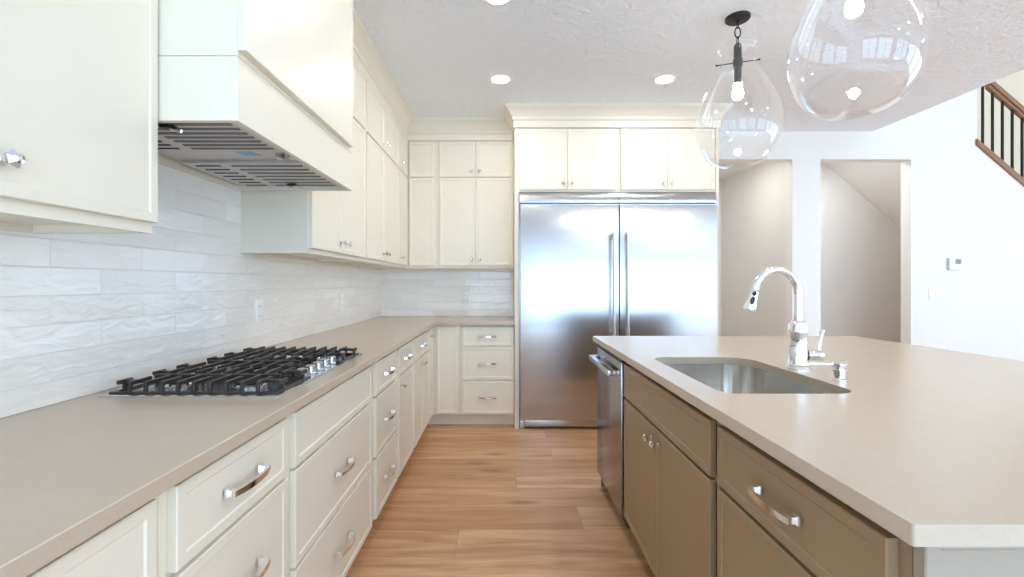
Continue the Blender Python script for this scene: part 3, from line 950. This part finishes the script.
# ------------------------------------------------------------------ stair railing on the sloped wall
r = thing('stair_railing', 'brown wooden stair rail with black balusters on the sloping wall top', 'railing', (4.67, WB + .06, stair_z(4.67)))
xe = 6.6
def slope_bar(mb, x0, x1, dz0, dz1, y0, y1):
    mb.prism([(x0, stair_z(x0) + dz0), (x1, stair_z(x1) + dz0), (x1, stair_z(x1) + dz1), (x0, stair_z(x0) + dz1)], 'y', y0, y1)
    return mb
finish('base_rail', slope_bar(MB('rail'), 4.656, xe, .001, .062, WB - .022, WB + .137), r, bevel=.004)
mb = slope_bar(MB('rail'), 4.83, xe, .735, .775, WB + .035, WB + .08)
slope_bar(mb, 4.83, xe, .7751, .835, WB + .023, WB + .092)
finish('handrail', mb, r, bevel=.008)
for i in range(12):
    x = 4.690 + .0985 * i
    mb = MB('black_metal')
    mb.box(x - .008, x + .008, WB + .0495, WB + .0655, stair_z(x) + .052, stair_z(x) + (.745 if i > 0 else .86))
    finish('baluster', mb, r, smooth=0)

# ------------------------------------------------------------------ ceiling lights
def downlight(x, y, label, group, CEIL=CEIL, glow='can_light'):
    r = thing('ceiling_light', label, 'ceiling light', (x, y, CEIL), group)
    finish('trim_ring', MB('white_plastic').lathe([(.062, .0065), (.066, .0005), (.088, .0005), (.088, .003), (.080, .006), (.062, .0065)], (x, y, CEIL), (0, 0, -1), 40, caps=False), r)
    finish('diffuser', MB(glow).lathe([(.061, .001), (.061, .004), (.001, .0045)], (x, y, CEIL), (0, 0, -1), 40), r, label='glowing white diffuser')
G = 'round recessed ceiling lights'
downlight(-.022, 3.335, 'round recessed ceiling light in front of the left refrigerator crown corner', G)
downlight(1.18, 3.335, 'round recessed ceiling light in front of the cabinets over the right refrigerator column', G)
downlight(-.03, 2.37, 'round recessed ceiling light cut by the top edge of the photo', G)
for x, y in ((1.18, 1.4), (2.6, 1.4), (2.6, .45), (2.6, -.6)):
    downlight(x, y, 'round recessed ceiling light behind or beside the camera', G)

downlight(2.35, 4.95, 'added fill light out of view inside the hall opening beside the refrigerator', G, 2.62)  # unseen lamp added to brighten the hall
downlight(3.50, 5.0, 'added fill light out of view inside the closet opening under the stair', G, 2.71, 'fill_light')  # added lamp, out of sight, that lifts the closet walls
downlight(5.7, 5.1, 'added fill light out of view high above the stair railing', G, HIGH, 'fill_light')  # lamp added above the view to light the stairwell wall

# ------------------------------------------------------------------ pendants
def pendant(x, y, label):
    r = thing('pendant_light', label, 'pendant light', (x, y, CEIL), 'clear glass teardrop pendants')
    finish('canopy', MB('bronze').lathe([(.066, .0005), (.066, .010), (.060, .016), (.012, .019), (.010, .030), (.006, .032)], (x, y, CEIL), (0, 0, -1), 36), r, label='black ceiling canopy')
    mb = MB('bronze')
    def link(zc, h, wd, ax):
        pts = []
        for i in range(24):
            a = 2 * PI * i / 24
            cx, cz = math.cos(a) * wd, math.sin(a) * h
            pts.append((x + (cx if ax == 0 else 0), y + (cx if ax else 0), zc + cz))
        return pts
    mb.tube(link(2.692, .020, .009, 1), .0028, 8, closed=True)
    mb.tube(link(2.650, .030, .016, 0), .0035, 8, closed=True)
    mb.tube(link(2.604, .022, .010, 1), .0030, 8, closed=True)
    finish('chain', mb, r, label='black chain links')
    mb = MB('bronze').lathe([(.006, 2.590), (.014, 2.584), (.020, 2.574), (.021, 2.500), (.025, 2.497), (.025, 2.462), (.020, 2.458), (.020, 2.395), (.018, 2.380), (.0165, 2.362)], (x, y, 0), seg=28)
    finish('socket', mb, r, label='black lamp socket')
    mb = MB('bronze')
    dvx = Vector((.94, -.34, 0)).normalized()
    for s in (-1, 1):
        mb.tube([Vector((x, y, 2.480)) + dvx * (s * .024), Vector((x, y, 2.480)) + dvx * (s * .104)], .0034, 8)
        mb.lathe([(.0034, 0), (.006, .002), (.006, .007), (.003, .009)], Vector((x, y, 2.480)) + dvx * (s * .104), dvx * s, 10)
    finish('crossbar', mb, r, label='black crossbar')
    prof = [(.0925, 2.553), (.0905, 2.560), (.0935, 2.567), (.100, 2.5675), (.1035, 2.561), (.100, 2.553), (.090, 2.541), (.083, 2.520), (.085, 2.495), (.093, 2.460), (.112, 2.420), (.139, 2.375), (.167, 2.325), (.193, 2.270), (.2135, 2.220), (.2225, 2.165), (.2235, 2.120), (.218, 2.070), (.204, 2.020), (.180, 1.970), (.148, 1.931), (.108, 1.904), (.060, 1.891), (.025, 1.888), (.001, 1.8875)]
    g = MB('glass').lathe(prof, (x, y, 0), seg=64, caps=False)
    go = finish('glass_shade', g, r, smooth=80, label='clear teardrop glass shade')
    s = go.modifiers.new('smooth', 'SUBSURF'); s.levels = 1; s.render_levels = 2
    finish('bulb', MB('bulb').lathe([(.013, 2.3615), (.014, 2.350), (.020, 2.335), (.028, 2.318), (.030, 2.302), (.027, 2.286), (.018, 2.275), (.004, 2.271)], (x, y, 0), seg=24), r, smooth=80, label='lit bulb')
pendant(1.320, 2.565, 'clear glass teardrop pendant light hanging in front of the refrigerator cabinets')
pendant(1.362, 1.768, 'larger looking glass teardrop pendant light cut by the top edge of the photo')

# tidy the helper property away
for o in bpy.data.objects:
    if '_o' in o: del o['_o']
